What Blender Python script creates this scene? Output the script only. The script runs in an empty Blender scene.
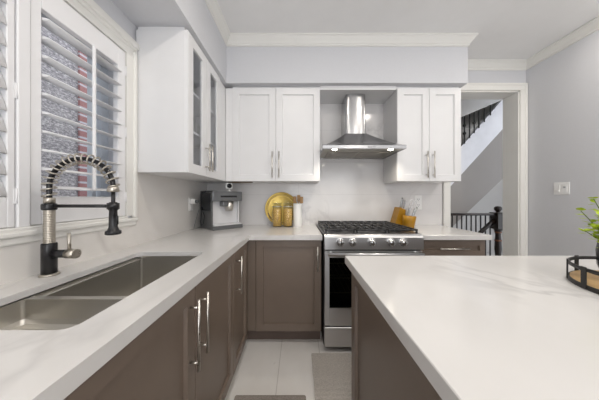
import bpy, bmesh, math, random
from mathutils import Matrix, Vector
random.seed(7)
PI = math.pi
C = bpy.context.scene.collection
scene = bpy.context.scene

# ------------------------------------------------------------------ camera, world, lights, exposure
cam_d = bpy.data.cameras.new('camera'); cam = bpy.data.objects.new('camera', cam_d); C.objects.link(cam)
cam.location = (0, 0, 1.213); cam.rotation_euler = (PI/2, 0, 0)
cam_d.sensor_width = 36; cam_d.lens = 36*207/599
cam_d.shift_x = 1.0/599; cam_d.shift_y = -2.0/599
cam_d.clip_start = 0.02; cam_d.clip_end = 100
scene.camera = cam
scene.view_settings.view_transform = 'Standard'
scene.view_settings.look = 'None'
scene.view_settings.gamma = 1
scene.view_settings.use_curve_mapping = False
scene.view_settings.exposure = -0.32
scene.cycles.max_bounces = 8
scene.cycles.diffuse_bounces = 5
scene.cycles.sample_clamp_indirect = 4.0
scene.cycles.caustics_reflective = False
scene.cycles.caustics_refractive = False
scene.cycles.use_denoising = True

w = bpy.data.worlds.new('sky'); scene.world = w; w.use_nodes = True
bg = w.node_tree.nodes['Background']
bg.inputs['Color'].default_value = (0.88, 0.93, 1.0, 1); bg.inputs['Strength'].default_value = 2.6

def area(name, loc, rot, sx, sy, power, col, parent=None, shape='RECTANGLE', spread=PI):
    d = bpy.data.lights.new(name, 'AREA'); d.shape = shape; d.size = sx
    if shape in ('RECTANGLE', 'ELLIPSE'): d.size_y = sy
    d.energy = power; d.color = col; d.spread = spread
    o = bpy.data.objects.new(name, d); C.objects.link(o); o.location = loc; o.rotation_euler = rot
    if parent: o.parent = parent
    return o
REAR_Y = -3.4
# fill lamp added behind the camera, in a made-up patio opening
area('rear_fill', (0.9, REAR_Y-0.25, 1.2), (PI/2, 0, 0), 2.6, 2.2, 55, (1.0, 0.985, 0.965))
# two unseen lamps added to brighten the stair hall beyond the doorway
area('hall_fill', (3.9, 2.8, 2.5), (0, PI/5, 0), 0.5, 0.35, 3.4, (1.0, 0.95, 0.9))
area('hall_fill', (4.5, 3.9, 2.3), (0, PI/2.6, 0), 0.6, 0.6, 4.0, (1.0, 0.95, 0.9))
POT_POWER = 7.5
POTS = [(-0.05, 0.75), (1.25, 0.75), (2.33, 1.35), (-0.05, -0.7), (1.25, -0.7), (2.2, -0.3), (0.0, -2.2), (1.6, -2.2)]  # right-hand pot inferred from the ceiling glow; most others added for light

# ------------------------------------------------------------------ materials
MATS = {}
def newmat(name):
    m = bpy.data.materials.new(name); m.use_nodes = True
    nt = m.node_tree; b = nt.nodes['Principled BSDF']; MATS[name] = m
    return m, nt, b
def srgb(r, g, b):
    f = lambda c: (c/255/12.92) if c/255 <= .04045 else ((c/255+.055)/1.055)**2.4
    return (f(r), f(g), f(b), 1)
def N(nt, t, **kw):
    n = nt.nodes.new(t)
    for k, v in kw.items():
        if hasattr(n, k) and not k[0].isupper(): setattr(n, k, v)
        else: n.inputs[k].default_value = v
    return n
def ramp(nt, src, stops):
    r = nt.nodes.new('ShaderNodeValToRGB'); e = r.color_ramp.elements
    e[0].position, e[0].color = stops[0]; e[1].position, e[1].color = stops[-1]
    for p, c in stops[1:-1]:
        x = e.new(p); x.color = c
    nt.links.new(src, r.inputs['Fac']); return r
def coords(nt, scale=(1, 1, 1), kind='Object', rot=(0, 0, 0)):
    tc = nt.nodes.new('ShaderNodeTexCoord'); mp = nt.nodes.new('ShaderNodeMapping')
    mp.inputs['Scale'].default_value = scale; mp.inputs['Rotation'].default_value = rot
    nt.links.new(tc.outputs[kind], mp.inputs['Vector']); return mp.outputs['Vector']
def plain(name, col, rough=.5, metal=0, noise=.04, scale=8, bump=0, coat=0, spec=None):
    """a paint / plastic / metal with a slight tone variation"""
    m, nt, b = newmat(name)
    v = coords(nt)
    n = N(nt, 'ShaderNodeTexNoise', Scale=scale, Detail=3.0); nt.links.new(v, n.inputs['Vector'])
    lo = tuple(c*(1-noise) for c in col[:3])+(1,); hi = tuple(min(1, c*(1+noise)) for c in col[:3])+(1,)
    r = ramp(nt, n.outputs['Fac'], [(.3, lo), (.7, hi)])
    nt.links.new(r.outputs['Color'], b.inputs['Base Color'])
    b.inputs['Roughness'].default_value = rough; b.inputs['Metallic'].default_value = metal
    if coat: b.inputs['Coat Weight'].default_value = coat
    if spec is not None: b.inputs['Specular IOR Level'].default_value = spec
    if bump:
        bp = N(nt, 'ShaderNodeBump', Strength=bump, Distance=.002); nt.links.new(n.outputs['Fac'], bp.inputs['Height'])
        nt.links.new(bp.outputs['Normal'], b.inputs['Normal'])
    return m
def marble(name, base, vein, rough, scale=1.0, width=.02, rot=(0, 0, .6), tile=None, cloud=None):
    m, nt, b = newmat(name)
    v = coords(nt, (scale, scale*.55, scale), rot=rot)
    n1 = N(nt, 'ShaderNodeTexNoise', Scale=1.3, Detail=5.0, Distortion=.6); nt.links.new(v, n1.inputs['Vector'])
    s = N(nt, 'ShaderNodeMath', operation='SUBTRACT'); s.inputs[1].default_value = .5; nt.links.new(n1.outputs['Fac'], s.inputs[0])
    a = N(nt, 'ShaderNodeMath', operation='ABSOLUTE'); nt.links.new(s.outputs[0], a.inputs[0])
    r = ramp(nt, a.outputs[0], [(0, (1, 1, 1, 1)), (width, (0, 0, 0, 1))])
    n2 = N(nt, 'ShaderNodeTexNoise', Scale=1.1, Detail=2.0); nt.links.new(v, n2.inputs['Vector'])
    r2 = ramp(nt, n2.outputs['Fac'], [(.45, (0, 0, 0, 1)), (.7, (1, 1, 1, 1))])
    mu = N(nt, 'ShaderNodeMath', operation='MULTIPLY'); nt.links.new(r.outputs[0], mu.inputs[0]); nt.links.new(r2.outputs[0], mu.inputs[1])
    n3 = N(nt, 'ShaderNodeTexNoise', Scale=2.2, Detail=4.0); nt.links.new(v, n3.inputs['Vector'])
    r3 = ramp(nt, n3.outputs['Fac'], [(.3, cloud or base), (.7, base)])
    mx = N(nt, 'ShaderNodeMixRGB'); nt.links.new(mu.outputs[0], mx.inputs['Fac']); nt.links.new(r3.outputs[0], mx.inputs['Color1'])
    mx.inputs['Color2'].default_value = vein
    out = mx.outputs[0]
    if tile:
        br = N(nt, 'ShaderNodeTexBrick', offset=0.0)
        br.inputs['Scale'].default_value = 1; br.inputs['Brick Width'].default_value = tile[0]; br.inputs['Row Height'].default_value = tile[1]
        br.inputs['Mortar Size'].default_value = tile[2]; br.inputs['Mortar Smooth'].default_value = .3
        br.inputs['Color1'].default_value = (1, 1, 1, 1); br.inputs['Color2'].default_value = (.97, .97, .97, 1)
        br.inputs['Mortar'].default_value = tile[3]
        tc = nt.nodes.new('ShaderNodeTexCoord'); mp = nt.nodes.new('ShaderNodeMapping'); mp.inputs['Location'].default_value = tile[4]
        mp.inputs['Rotation'].default_value = tile[5]
        nt.links.new(tc.outputs['Object'], mp.inputs['Vector']); nt.links.new(mp.outputs[0], br.inputs['Vector'])
        m2 = N(nt, 'ShaderNodeMixRGB', blend_type='MULTIPLY'); m2.inputs['Fac'].default_value = 1
        nt.links.new(out, m2.inputs['Color1']); nt.links.new(br.outputs['Color'], m2.inputs['Color2']); out = m2.outputs[0]
    nt.links.new(out, b.inputs['Base Color']); b.inputs['Roughness'].default_value = rough
    return m
def steel(name, col, rough, stretch=(1, 1, 12), amp=.006):
    m, nt, b = newmat(name)
    v = coords(nt, stretch)
    n = N(nt, 'ShaderNodeTexNoise', Scale=20.0, Detail=3.0); nt.links.new(v, n.inputs['Vector'])
    r = ramp(nt, n.outputs['Fac'], [(.3, (rough-amp,)*3+(1,)), (.7, (rough+amp,)*3+(1,))])
    nt.links.new(r.outputs[0], b.inputs['Roughness'])
    b.inputs['Base Color'].default_value = col; b.inputs['Metallic'].default_value = 1
    return m
def glass(name, tint=(1, 1, 1, 1), gloss=.08, rough=.02):
    m, nt, b = newmat(name); nt.nodes.remove(b)
    t = N(nt, 'ShaderNodeBsdfTransparent', Color=tint); g = N(nt, 'ShaderNodeBsdfGlossy', Roughness=rough)
    g.inputs['Color'].default_value = (1, 1, 1, 1)
    f = N(nt, 'ShaderNodeLayerWeight', Blend=.5); mx = nt.nodes.new('ShaderNodeMixShader')
    pw = N(nt, 'ShaderNodeMath', operation='POWER'); pw.inputs[1].default_value = 4.0; nt.links.new(f.outputs['Facing'], pw.inputs[0])
    ad = N(nt, 'ShaderNodeMath', operation='MULTIPLY_ADD'); ad.inputs[1].default_value = .5; ad.inputs[2].default_value = gloss*.5; ad.use_clamp = True
    nt.links.new(pw.outputs[0], ad.inputs[0]); nt.links.new(ad.outputs[0], mx.inputs[0])
    nt.links.new(t.outputs[0], mx.inputs[1]); nt.links.new(g.outputs[0], mx.inputs[2])
    nt.links.new(mx.outputs[0], nt.nodes['Material Output'].inputs['Surface'])
    return m
def emit(name, col, strength):
    m, nt, b = newmat(name)
    b.inputs['Base Color'].default_value = col; b.inputs['Emission Color'].default_value = col; b.inputs['Emission Strength'].default_value = strength
    return m

wall_paint = plain('wall_paint', srgb(211, 212, 216), .85, noise=.01, bump=.05, scale=60)
hall_paint = plain('hall_paint', srgb(196, 194, 192), .85, noise=.01)
ceil_paint = plain('ceiling_paint', srgb(238, 238, 238), .9, noise=.01)
trim_white = plain('trim_white', srgb(234, 233, 229), .45, noise=.01)
shutter_white = plain('shutter_white', srgb(236, 236, 238), .42, noise=.01)
cab_white = plain('cabinet_white', srgb(229, 229, 230), .35, noise=.01)
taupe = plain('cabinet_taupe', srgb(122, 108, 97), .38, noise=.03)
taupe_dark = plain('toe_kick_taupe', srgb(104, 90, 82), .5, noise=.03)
quartz = marble('quartz', srgb(222, 220, 218), srgb(200, 198, 197), .16, scale=1.6, width=.022, cloud=srgb(216, 214, 212))
splash_back = marble('backsplash_back', srgb(228, 226, 225), srgb(198, 196, 196), .12, scale=1.3, width=.03, rot=(.4, .5, .2),
                     tile=(3.0, .36, .0025, (.86, .86, .86, 1), (0, -.19, 0), (PI/2, 0, 0)), cloud=srgb(220, 218, 218))
splash_left = marble('backsplash_left', srgb(230, 227, 223), srgb(206, 202, 199), .16, scale=1.3, width=.03, rot=(.2, .5, .8), cloud=srgb(224, 221, 218))
floor_tile = marble('floor_tile', srgb(244, 242, 239), srgb(180, 174, 168), .22, scale=2.0, width=.014, rot=(0, 0, 1.1),
                    tile=(.305, .61, .003, (.74, .73, .72, 1), (.14, .02, 0), (0, 0, 0)), cloud=srgb(234, 231, 227))
inox = steel('stainless_steel', (.66, .66, .67, 1), .33)
inox_h = steel('stainless_hood', (.52, .52, .53, 1), .24, (12, 1, 1), .006)
sink_steel = steel('sink_steel', (.60, .58, .54, 1), .36, (1, 12, 1))
nickel = steel('brushed_nickel', (.70, .67, .62, 1), .30, (4, 4, 4), .04)
pewter = steel('faucet_pewter', (.55, .51, .45, 1), .32, (4, 4, 4), .05)
mblack = plain('matte_black', (.012, .012, .014, 1), .30)
iron = plain('wrought_iron', (.018, .017, .016, 1), .55)
castiron = plain('cast_iron', (.03, .03, .032, 1), .5)
blackgloss = plain('gloss_black', (.01, .01, .012, 1), .08)
darkvoid = plain('oven_cavity', (.012, .012, .013, 1), .4)
brass_dull = plain('rack_metal', (.35, .36, .25, 1), .35, 1)
win_glass = glass('window_glass')
cab_glass = glass('cabinet_glass', (.88, .89, .91, 1), .10)
oven_glass = glass('oven_glass', (.5, .5, .5, 1), .02)
clear_glass = glass('clear_glass', (.975, .985, .97, 1), .05)
cab_in = plain('cabinet_interior', srgb(176, 175, 176), .6)
gold = steel('gold_metal', (.52, .37, .11, 1), .34, (3, 3, 3), .02)
wood_gold = plain('bamboo', srgb(168, 122, 16), .38, noise=.18, scale=14)
wood_light = plain('tray_wood', srgb(205, 170, 120), .5, noise=.15, scale=20)
wood_brown = plain('utensil_wood', srgb(160, 124, 80), .55, noise=.15, scale=30)
newel_black = plain('newel_black_wood', (.016, .009, .006, 1), .3)
newel_wood = plain('newel_stain', srgb(110, 62, 34), .35, noise=.2, scale=20)
ceramic = plain('white_ceramic', srgb(238, 238, 236), .25, noise=.01)
plastic_white = plain('white_plastic', srgb(240, 240, 239), .35, noise=.01)
plastic_grey = plain('grey_plastic', srgb(170, 170, 170), .4)
anthracite = plain('anthracite', srgb(112, 114, 116), .3, .4)
silver_face = plain('machine_silver', srgb(226, 226, 228), .33, .15)
tank_dark = plain('water_tank', (.01, .014, .02, 1), .1)
leaf_green = plain('leaf_green', srgb(172, 196, 30), .45, noise=.25, scale=30)
stem_green = plain('stem_green', srgb(92, 112, 40), .5)
vase_dark = plain('vase_glaze', (.02, .025, .035, 1), .2)
red_glaze = plain('red_glaze', srgb(168, 60, 52), .3)
lens_warm = emit('lamp_lens', (1, .93, .82, 1), 9)
hood_lens = emit('hood_lens', (1, .93, .80, 1), 30)

def pasta_mat():
    m, nt, b = newmat('pasta')
    v = coords(nt)
    vo = N(nt, 'ShaderNodeTexVoronoi', Scale=95.0); nt.links.new(v, vo.inputs['Vector'])
    r = ramp(nt, vo.outputs['Distance'], [(.1, srgb(240, 204, 120)), (.8, srgb(180, 132, 56))])
    nt.links.new(r.outputs[0], b.inputs['Base Color']); b.inputs['Roughness'].default_value = .5
    return m
pasta = pasta_mat()
def rug_mat(name, c1, c2):
    m, nt, b = newmat(name)
    v = coords(nt)
    wv = N(nt, 'ShaderNodeTexWave', Scale=38.0, Distortion=1.5, Detail=2.0, bands_direction='Y'); nt.links.new(v, wv.inputs['Vector'])
    n = N(nt, 'ShaderNodeTexNoise', Scale=120.0, Detail=2.0); nt.links.new(v, n.inputs['Vector'])
    mx = N(nt, 'ShaderNodeMixRGB'); mx.inputs['Fac'].default_value = .55
    nt.links.new(wv.outputs['Fac'], mx.inputs['Color1']); nt.links.new(n.outputs['Fac'], mx.inputs['Color2'])
    r = ramp(nt, mx.outputs[0], [(.3, c1), (.7, c2)])
    nt.links.new(r.outputs[0], b.inputs['Base Color']); b.inputs['Roughness'].default_value = .95
    bp = N(nt, 'ShaderNodeBump', Strength=.6, Distance=.004); nt.links.new(mx.outputs[0], bp.inputs['Height'])
    nt.links.new(bp.outputs[0], b.inputs['Normal'])
    return m
rug_grey = rug_mat('rug_weave', srgb(158, 152, 146), srgb(214, 208, 200))
rug_dark = rug_mat('rug_weave_dark', srgb(128, 120, 114), srgb(172, 164, 156))
def stone_mat():
    m, nt, b = newmat('stone_wall')
    v = coords(nt, (1, 1, 2.2))
    n = N(nt, 'ShaderNodeTexNoise', Scale=26.0, Detail=8.0, Roughness=.75); nt.links.new(v, n.inputs['Vector'])
    r = ramp(nt, n.outputs['Fac'], [(.36, srgb(92, 89, 92)), (.5, srgb(146, 141, 143)), (.64, srgb(220, 216, 216))])
    nt.links.new(r.outputs[0], b.inputs['Base Color']); b.inputs['Roughness'].default_value = .9
    return m
def brick_mat():
    m, nt, b = newmat('red_brick')
    v = coords(nt, rot=(PI/2, 0, PI/2))
    br = N(nt, 'ShaderNodeTexBrick'); nt.links.new(coords(nt, (1, 1, 1), rot=(PI/2, PI/2, 0)), br.inputs['Vector'])
    tc = nt.nodes.new('ShaderNodeTexCoord'); sep = nt.nodes.new('ShaderNodeSeparateXYZ'); cb = nt.nodes.new('ShaderNodeCombineXYZ')
    nt.links.new(tc.outputs['Object'], sep.inputs[0]); nt.links.new(sep.outputs['Y'], cb.inputs['X']); nt.links.new(sep.outputs['Z'], cb.inputs['Y'])
    nt.links.new(cb.outputs[0], br.inputs['Vector'])
    br.inputs['Scale'].default_value = 1; br.inputs['Brick Width'].default_value = .24; br.inputs['Row Height'].default_value = .09
    br.inputs['Mortar Size'].default_value = .012
    br.inputs['Color1'].default_value = srgb(160, 112, 108); br.inputs['Color2'].default_value = srgb(150, 104, 104); br.inputs['Mortar'].default_value = srgb(190, 188, 194)
    nt.links.new(br.outputs['Color'], b.inputs['Base Color']); b.inputs['Roughness'].default_value = .9
    return m
stone = stone_mat(); brick = brick_mat()
siding = plain('pale_siding', srgb(196, 200, 208), .8)
house_glass = plain('far_window_glass', srgb(186, 192, 198), .2)
grass_mat = plain('lawn', srgb(110, 118, 90), .95, noise=.3)

# ------------------------------------------------------------------ mesh helpers (world coordinates)
class MB:
    def __init__(s): s.bm = bmesh.new(); s.smooth = False
    def _add(s, verts, faces, M=None, smooth=False):
        vs = [s.bm.verts.new((M @ Vector(v)) if M else v) for v in verts]
        fs = []
        for f in faces:
            try:
                q = s.bm.faces.new([vs[i] for i in f]); q.smooth = smooth; fs.append(q)
            except ValueError: pass
        return vs, fs
    def box(s, x0, y0, z0, x1, y1, z1, bev=0, M=None, seg=1):
        if x0 > x1: x0, x1 = x1, x0
        if y0 > y1: y0, y1 = y1, y0
        if z0 > z1: z0, z1 = z1, z0
        v = [(x0,y0,z0),(x1,y0,z0),(x1,y1,z0),(x0,y1,z0),(x0,y0,z1),(x1,y0,z1),(x1,y1,z1),(x0,y1,z1)]
        f = [(0,3,2,1),(4,5,6,7),(0,1,5,4),(1,2,6,5),(2,3,7,6),(3,0,4,7)]
        vs, fs = s._add(v, f, M)
        if bev:
            es = list({e for q in fs for e in q.edges})
            bmesh.ops.bevel(s.bm, geom=es, offset=bev, segments=seg, affect='EDGES', profile=.5)
        return s
    def cyl(s, p0, p1, r, r1=None, n=20, caps=True, M=None):
        p0, p1 = Vector(p0), Vector(p1); r1 = r if r1 is None else r1
        d = (p1-p0).normalized(); a = d.orthogonal().normalized(); b = d.cross(a)
        v = []
        for p, rr in ((p0, r), (p1, r1)):
            for i in range(n):
                t = 2*PI*i/n; v.append(tuple(p + a*rr*math.cos(t) + b*rr*math.sin(t)))
        f = [(i, (i+1) % n, n+(i+1) % n, n+i) for i in range(n)]
        vs, fs = s._add(v, f, M, True)
        if caps:
            for ids in (list(range(n))[::-1], list(range(n, 2*n))):
                s.bm.faces.new([vs[i] for i in ids])
        return s
    def lathe(s, prof, c=(0, 0, 0), n=28, M=None):
        """prof: (radius, z) list about the z axis through c; closed at ends when radius is 0"""
        rings = []
        for (r, z) in prof:
            if r < 1e-6: rings.append([s.bm.verts.new(((M @ Vector((c[0], c[1], c[2]+z))) if M else (c[0], c[1], c[2]+z)))])
            else:
                L = []
                for i in range(n):
                    t = 2*PI*i/n; p = Vector((c[0]+r*math.cos(t), c[1]+r*math.sin(t), c[2]+z))
                    L.append(s.bm.verts.new((M @ p) if M else p))
                rings.append(L)
        for A, B in zip(rings, rings[1:]):
            for i in range(n):
                j = (i+1) % n
                if len(A) == 1 and len(B) == 1: continue
                if len(A) == 1: q = [A[0], B[j], B[i]]
                elif len(B) == 1: q = [A[i], A[j], B[0]]
                else: q = [A[i], A[j], B[j], B[i]]
                s.bm.faces.new(q).smooth = True
        return s
    def tube(s, pts, r, n=10, caps=True, M=None):
        pts = [Vector(p) for p in pts]; rings = []
        up = None
        for i, p in enumerate(pts):
            d = (pts[min(i+1, len(pts)-1)] - pts[max(i-1, 0)]).normalized()
            if up is None: up = d.orthogonal().normalized()
            a = (up - d*up.dot(d)).normalized(); up = a; b = d.cross(a)
            rr = r[i] if isinstance(r, (list, tuple)) else r
            L = []
            for k in range(n):
                t = 2*PI*k/n; q = p + a*rr*math.cos(t) + b*rr*math.sin(t)
                L.append(s.bm.verts.new((M @ q) if M else q))
            rings.append(L)
        for A, B in zip(rings, rings[1:]):
            for i in range(n):
                j = (i+1) % n; s.bm.faces.new([A[i], A[j], B[j], B[i]]).smooth = True
        if caps:
            s.bm.faces.new(rings[0][::-1]); s.bm.faces.new(rings[-1])
        return s
    def prism(s, poly, f, a, b, smooth=False):
        """poly: 2-D points; f(u, v, t) -> 3-D point; swept from t=a to t=b"""
        n = len(poly)
        v = [f(u, w_, a) for u, w_ in poly] + [f(u, w_, b) for u, w_ in poly]
        fc = [(i, (i+1) % n, n+(i+1) % n, n+i) for i in range(n)]
        vs, _ = s._add(v, fc, None, smooth)
        s.bm.faces.new(vs[:n][::-1]); s.bm.faces.new(vs[n:])
        return s
    def slab(s, outer, holes, z0, z1):
        """flat slab with holes, in the xy plane"""
        eds = []
        for loop in [outer]+holes:
            L = [s.bm.verts.new((x, y, z1)) for x, y in loop]
            eds += [s.bm.edges.new((L[i], L[(i+1) % len(L)])) for i in range(len(L))]
        r = bmesh.ops.triangle_fill(s.bm, use_beauty=True, use_dissolve=False, edges=eds, normal=(0, 0, 1))
        fs = [g for g in r['geom'] if isinstance(g, bmesh.types.BMFace)]
        ex = bmesh.ops.extrude_face_region(s.bm, geom=fs)
        vs = [g for g in ex['geom'] if isinstance(g, bmesh.types.BMVert)]
        bmesh.ops.translate(s.bm, verts=vs, vec=(0, 0, z0-z1))
        return s

WM = {}
def link(o, kind=None, label=None, cat=None, group=None):
    C.objects.link(o)
    if kind: o['kind'] = kind
    if label: o['label'] = label
    if cat: o['category'] = cat
    if group: o['group'] = group
    return o
def thing(name, label, cat, loc=(0, 0, 0), rot=0, group=None):
    o = bpy.data.objects.new(name, None); o.location = loc; o.rotation_euler = (0, 0, rot); o.empty_display_size = .05
    link(o, None, label, cat, group)
    WM[o.name] = Matrix.Translation(loc) @ Matrix.Rotation(rot, 4, 'Z')
    return o
def obj(name, mb, mat, parent=None, label=None, cat=None, group=None, kind=None, loc=None, normals=True):
    """link a builder as one mesh object; geometry was given in world coordinates"""
    if parent is not None: W = WM[parent.name]
    elif loc is not None: W = Matrix.Translation(loc)
    else: W = Matrix.Identity(4)
    if normals: bmesh.ops.recalc_face_normals(mb.bm, faces=mb.bm.faces[:])
    if parent is not None and parent.type == 'MESH': pass
    mb.bm.transform(W.inverted())
    me = bpy.data.meshes.new(name); mb.bm.to_mesh(me); mb.bm.free(); me.materials.append(mat)
    o = bpy.data.objects.new(name, me); link(o, kind, label, cat, group)
    if parent is not None:
        o.parent = parent; WM[o.name] = W       # child sits at its parent's origin
    else:
        if loc is not None: o.location = loc
        WM[o.name] = W
    return o
def struct(name, mb, mat, parent=None): return obj(name, mb, mat, parent, kind='structure')
def dup(root, loc, label=None, group=None, rot=None):
    r = root.copy(); C.objects.link(r); r.location = loc
    if rot is not None: r.rotation_euler = rot
    if label: r['label'] = label
    if group: r['group'] = group
    for ch in list(root.children):
        c = ch.copy(); C.objects.link(c); c.parent = r
        for g in ch.children:
            d = g.copy(); C.objects.link(d); d.parent = c
    return r

# ------------------------------------------------------------------ the setting
XL, XR, YB, ZC = -1.03, 2.55, 2.32, 2.73
CT, CB = 0.915, 0.875            # worktop top and underside
SOF_Z, SOF_X, SOF_Y = 2.30, -0.68, 1.955
WY0, WY1, WZ0, WZ1 = 0.30, 1.225, 1.105, 2.075    # kitchen window opening in wall_left

struct('floor', MB().box(XL-.2, REAR_Y-.1, -.05, 5.2, 4.7, 0), floor_tile)
struct('ceiling', MB().box(XL-.2, REAR_Y-.1, ZC, 5.2, 4.7, ZC+.08), ceil_paint)
m = MB()
m.box(XL-.16, REAR_Y, 0, XL, WY0, ZC); m.box(XL-.16, WY1, 0, XL, YB+.17, ZC)
m.box(XL-.16, WY0, 0, XL, WY1, WZ0); m.box(XL-.16, WY0, WZ1, XL, WY1, ZC)
struct('wall_left', m, wall_paint)
DX0, DX1, DZ = 1.69, 2.47, 2.41
m = MB(); m.box(XL, YB, 0, DX0, YB+.17, ZC); m.box(DX0, YB, DZ, DX1, YB+.17, ZC); m.box(DX1, YB, 0, XR+.1, YB+.17, ZC)
struct('wall_back', m, wall_paint)
struct('wall_right', MB().box(XR, REAR_Y, 0, XR+.1, YB, ZC), wall_paint)
m = MB(); m.box(XL-.16, REAR_Y-.12, 0, -.45, REAR_Y, ZC); m.box(2.25, REAR_Y-.12, 0, XR+.1, REAR_Y, ZC); m.box(-.45, REAR_Y-.12, 2.25, 2.25, REAR_Y, ZC)
struct('wall_rear', m, wall_paint)
# unseen patio door frame behind the camera, added around the fill lamp
m = MB()
for x in (-.45, .85, 2.19): m.box(x, REAR_Y-.09, 0, x+.06, REAR_Y-.03, 2.25)
m.box(-.45, REAR_Y-.09, 2.19, 2.25, REAR_Y-.03, 2.25); m.box(-.45, REAR_Y-.09, 0, 2.25, REAR_Y-.03, .06)
struct('added_door', m, trim_white)

# soffits over the cabinets
struct('ceiling_soffit', MB().slab([(XL, REAR_Y), (SOF_X, REAR_Y), (SOF_X, SOF_Y), (1.60, SOF_Y), (1.60, YB), (XL, YB)], [], SOF_Z, ZC), wall_paint)

# crown mouldings: profile (distance from wall, drop below ceiling)
CR = [(0, 0), (.070, 0), (.070, .012), (.058, .018), (.046, .034), (.030, .050), (.020, .064), (.012, .068), (.012, .084), (0, .087)]
def miter_path(mb, pts, normals, closed=False):
    """sweep CR along pts (2-D, each with its outward offset direction, already mitred)"""
    rings = []
    for (x, y), (nx, ny) in zip(pts, normals):
        rings.append([mb.bm.verts.new((x+nx*d, y+ny*d, ZC-h)) for d, h in [(d_*.78, h_) for d_, h_ in CR]])
    k = len(CR)
    for A, B in zip(rings, rings[1:]):
        for i in range(k):
            mb.bm.faces.new([A[i], A[(i+1) % k], B[(i+1) % k], B[i]])
    mb.bm.faces.new(rings[0]); mb.bm.faces.new(rings[-1][::-1])
e = .0
m = MB(); miter_path(m, [(SOF_X, REAR_Y), (SOF_X, SOF_Y), (1.60, SOF_Y), (1.60, YB), (XR, YB), (XR, REAR_Y)],
                     [(1, 0), (1, -1), (1, -1), (1, -1), (-1, -1), (-1, 0)])
struct('trim_1', m, trim_white)

# backsplash slabs
m = MB(); m.box(XL+.011, YB-.011, CT, 1.60, YB, 2.27)
struct('wall_tile_back', m, splash_back)
m = MB(); m.box(XL, -.5, CT, XL+.011, YB, 1.045); m.box(XL, 1.30, 1.045, XL+.011, YB, 1.40)
struct('wall_tile_left', m, splash_left)

# doorway casing and jamb lining
m = MB()
def cas(mb, x0, x1, z0, z1, y=YB):     # flat casing with a raised outer band
    mb.box(x0, y-.018, z0, x1, y, z1, .003)
m.box(DX0-.075, YB-.02, 0, DX0, YB-.001, DZ, .004); m.box(DX0-.08, YB-.028, 0, DX0-.055, YB-.0005, DZ+.054, .004)
m.box(DX1, YB-.02, 0, DX1+.074, YB-.001, DZ, .004); m.box(DX1+.05, YB-.028, 0, DX1+.075, YB-.0005, DZ+.054, .004)
m.box(DX0-.079, YB-.0205, DZ+.001, DX1+.077, YB, DZ+.079, .004); m.box(DX0-.08, YB-.028, DZ+.055, DX1+.078, YB, DZ+.08, .004)
m.box(DX0, YB-.004, 0, DX0+.012, YB+.172, DZ); m.box(DX1-.012, YB-.004, 0, DX1, YB+.172, DZ); m.box(DX0, YB-.004, DZ-.012, DX1, YB+.172, DZ)
struct('trim_2', m, trim_white)
m = MB(); m.box(XR-.014, REAR_Y, 0, XR, YB, .12, .003); struct('baseboard_right', m, trim_white)

# window casing, sill and shutter frame on wall_left
m = MB()
m.box(XL, WY1, 1.107, XL+.016, WY1+.046, WZ1); m.box(XL, WY1+.046, 1.093, XL+.026, WY1+.07, 2.114, .004)
m.box(XL, -.1, WZ1+.0005, XL+.017, WY1+.0455, 2.12)
m.box(XL, -.1, 2.135, XL+.034, WY1+.078, 2.178, .010, seg=2); m.box(XL, -.1, 2.115, XL+.024, WY1+.07, 2.14, .006, seg=2)
m.box(XL, -.1, 1.107, XL+.0165, WY0, WZ1)
m.box(XL, -.1, 1.045, XL+.020, WY1+.068, 1.075, .006, seg=2); m.box(XL, -.1, 1.072, XL+.030, WY1+.072, 1.092, .006, seg=2)
m.box(XL, -.1, 1.088, XL+.024, WY1, 1.106, .004)
m.box(XL-.16, WY0, WZ0-.004, XL, WY1, WZ0+.004); 
struct('trim_3', m, trim_white)
m = MB(); m.box(XL-.07, .748, WZ0, XL+.016, .784, WZ1, .003)
struct('trim_4', m, shutter_white)

# window_1: sash frame and glass
m = MB()
xa, xb = XL-.145, XL-.095
m.box(xa, WY0, WZ0+.05, xb, WY0+.045, WZ1-.05); m.box(xa, WY1-.045, WZ0+.05, xb, WY1, WZ1-.05)
m.box(xa, WY0, WZ0, xb, WY1, WZ0+.05); m.box(xa, WY0, WZ1-.05, xb, WY1, WZ1); m.box(xa, .765, WZ0+.05, xb, .79, WZ1-.05)
m.box(XL-.122, 1.128, WZ0+.05, xb, 1.15, WZ1-.05)
sash_blue = plain('sash_vinyl', srgb(212, 218, 226), .4, noise=.01)
win = struct('window_1', m, sash_blue)
obj('pane', MB().box(XL-.122, WY0+.04, WZ0+.045, XL-.118, WY1-.04, WZ1-.045), win_glass, win)

# ------------------------------------------------------------------ outside: neighbour's house
HX = -2.62
t = thing('house', 'neighbouring house of rough grey stone and red brick seen through the shutters', 'house', (HX, 1, -.4))
obj('stone_wall', MB().box(HX-.2, -1.5, -.4, HX, 2.46, 4.5), stone, t)
obj('brick_wall', MB().box(HX-.2, 2.46, -.4, HX+.02, 3.05, 4.5), brick, t, label='red brick corner of the house')
m = MB(); m.box(HX-.22, 3.05, -.4, HX-.05, 9, 4.5)
obj('siding_wall', m, siding, t)
f = obj('window_frame', MB().box(HX-.05, 3.14, .2, HX-.0, 4.0, 3.2, .01), trim_white, t)
obj('window_pane', MB().box(HX-.03, 3.22, .3, HX+.006, 3.92, 3.1), house_glass, f)
struct('ground', MB().box(-8, -6, -.46, XL-.17, 10, -.4), grass_mat)

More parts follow.
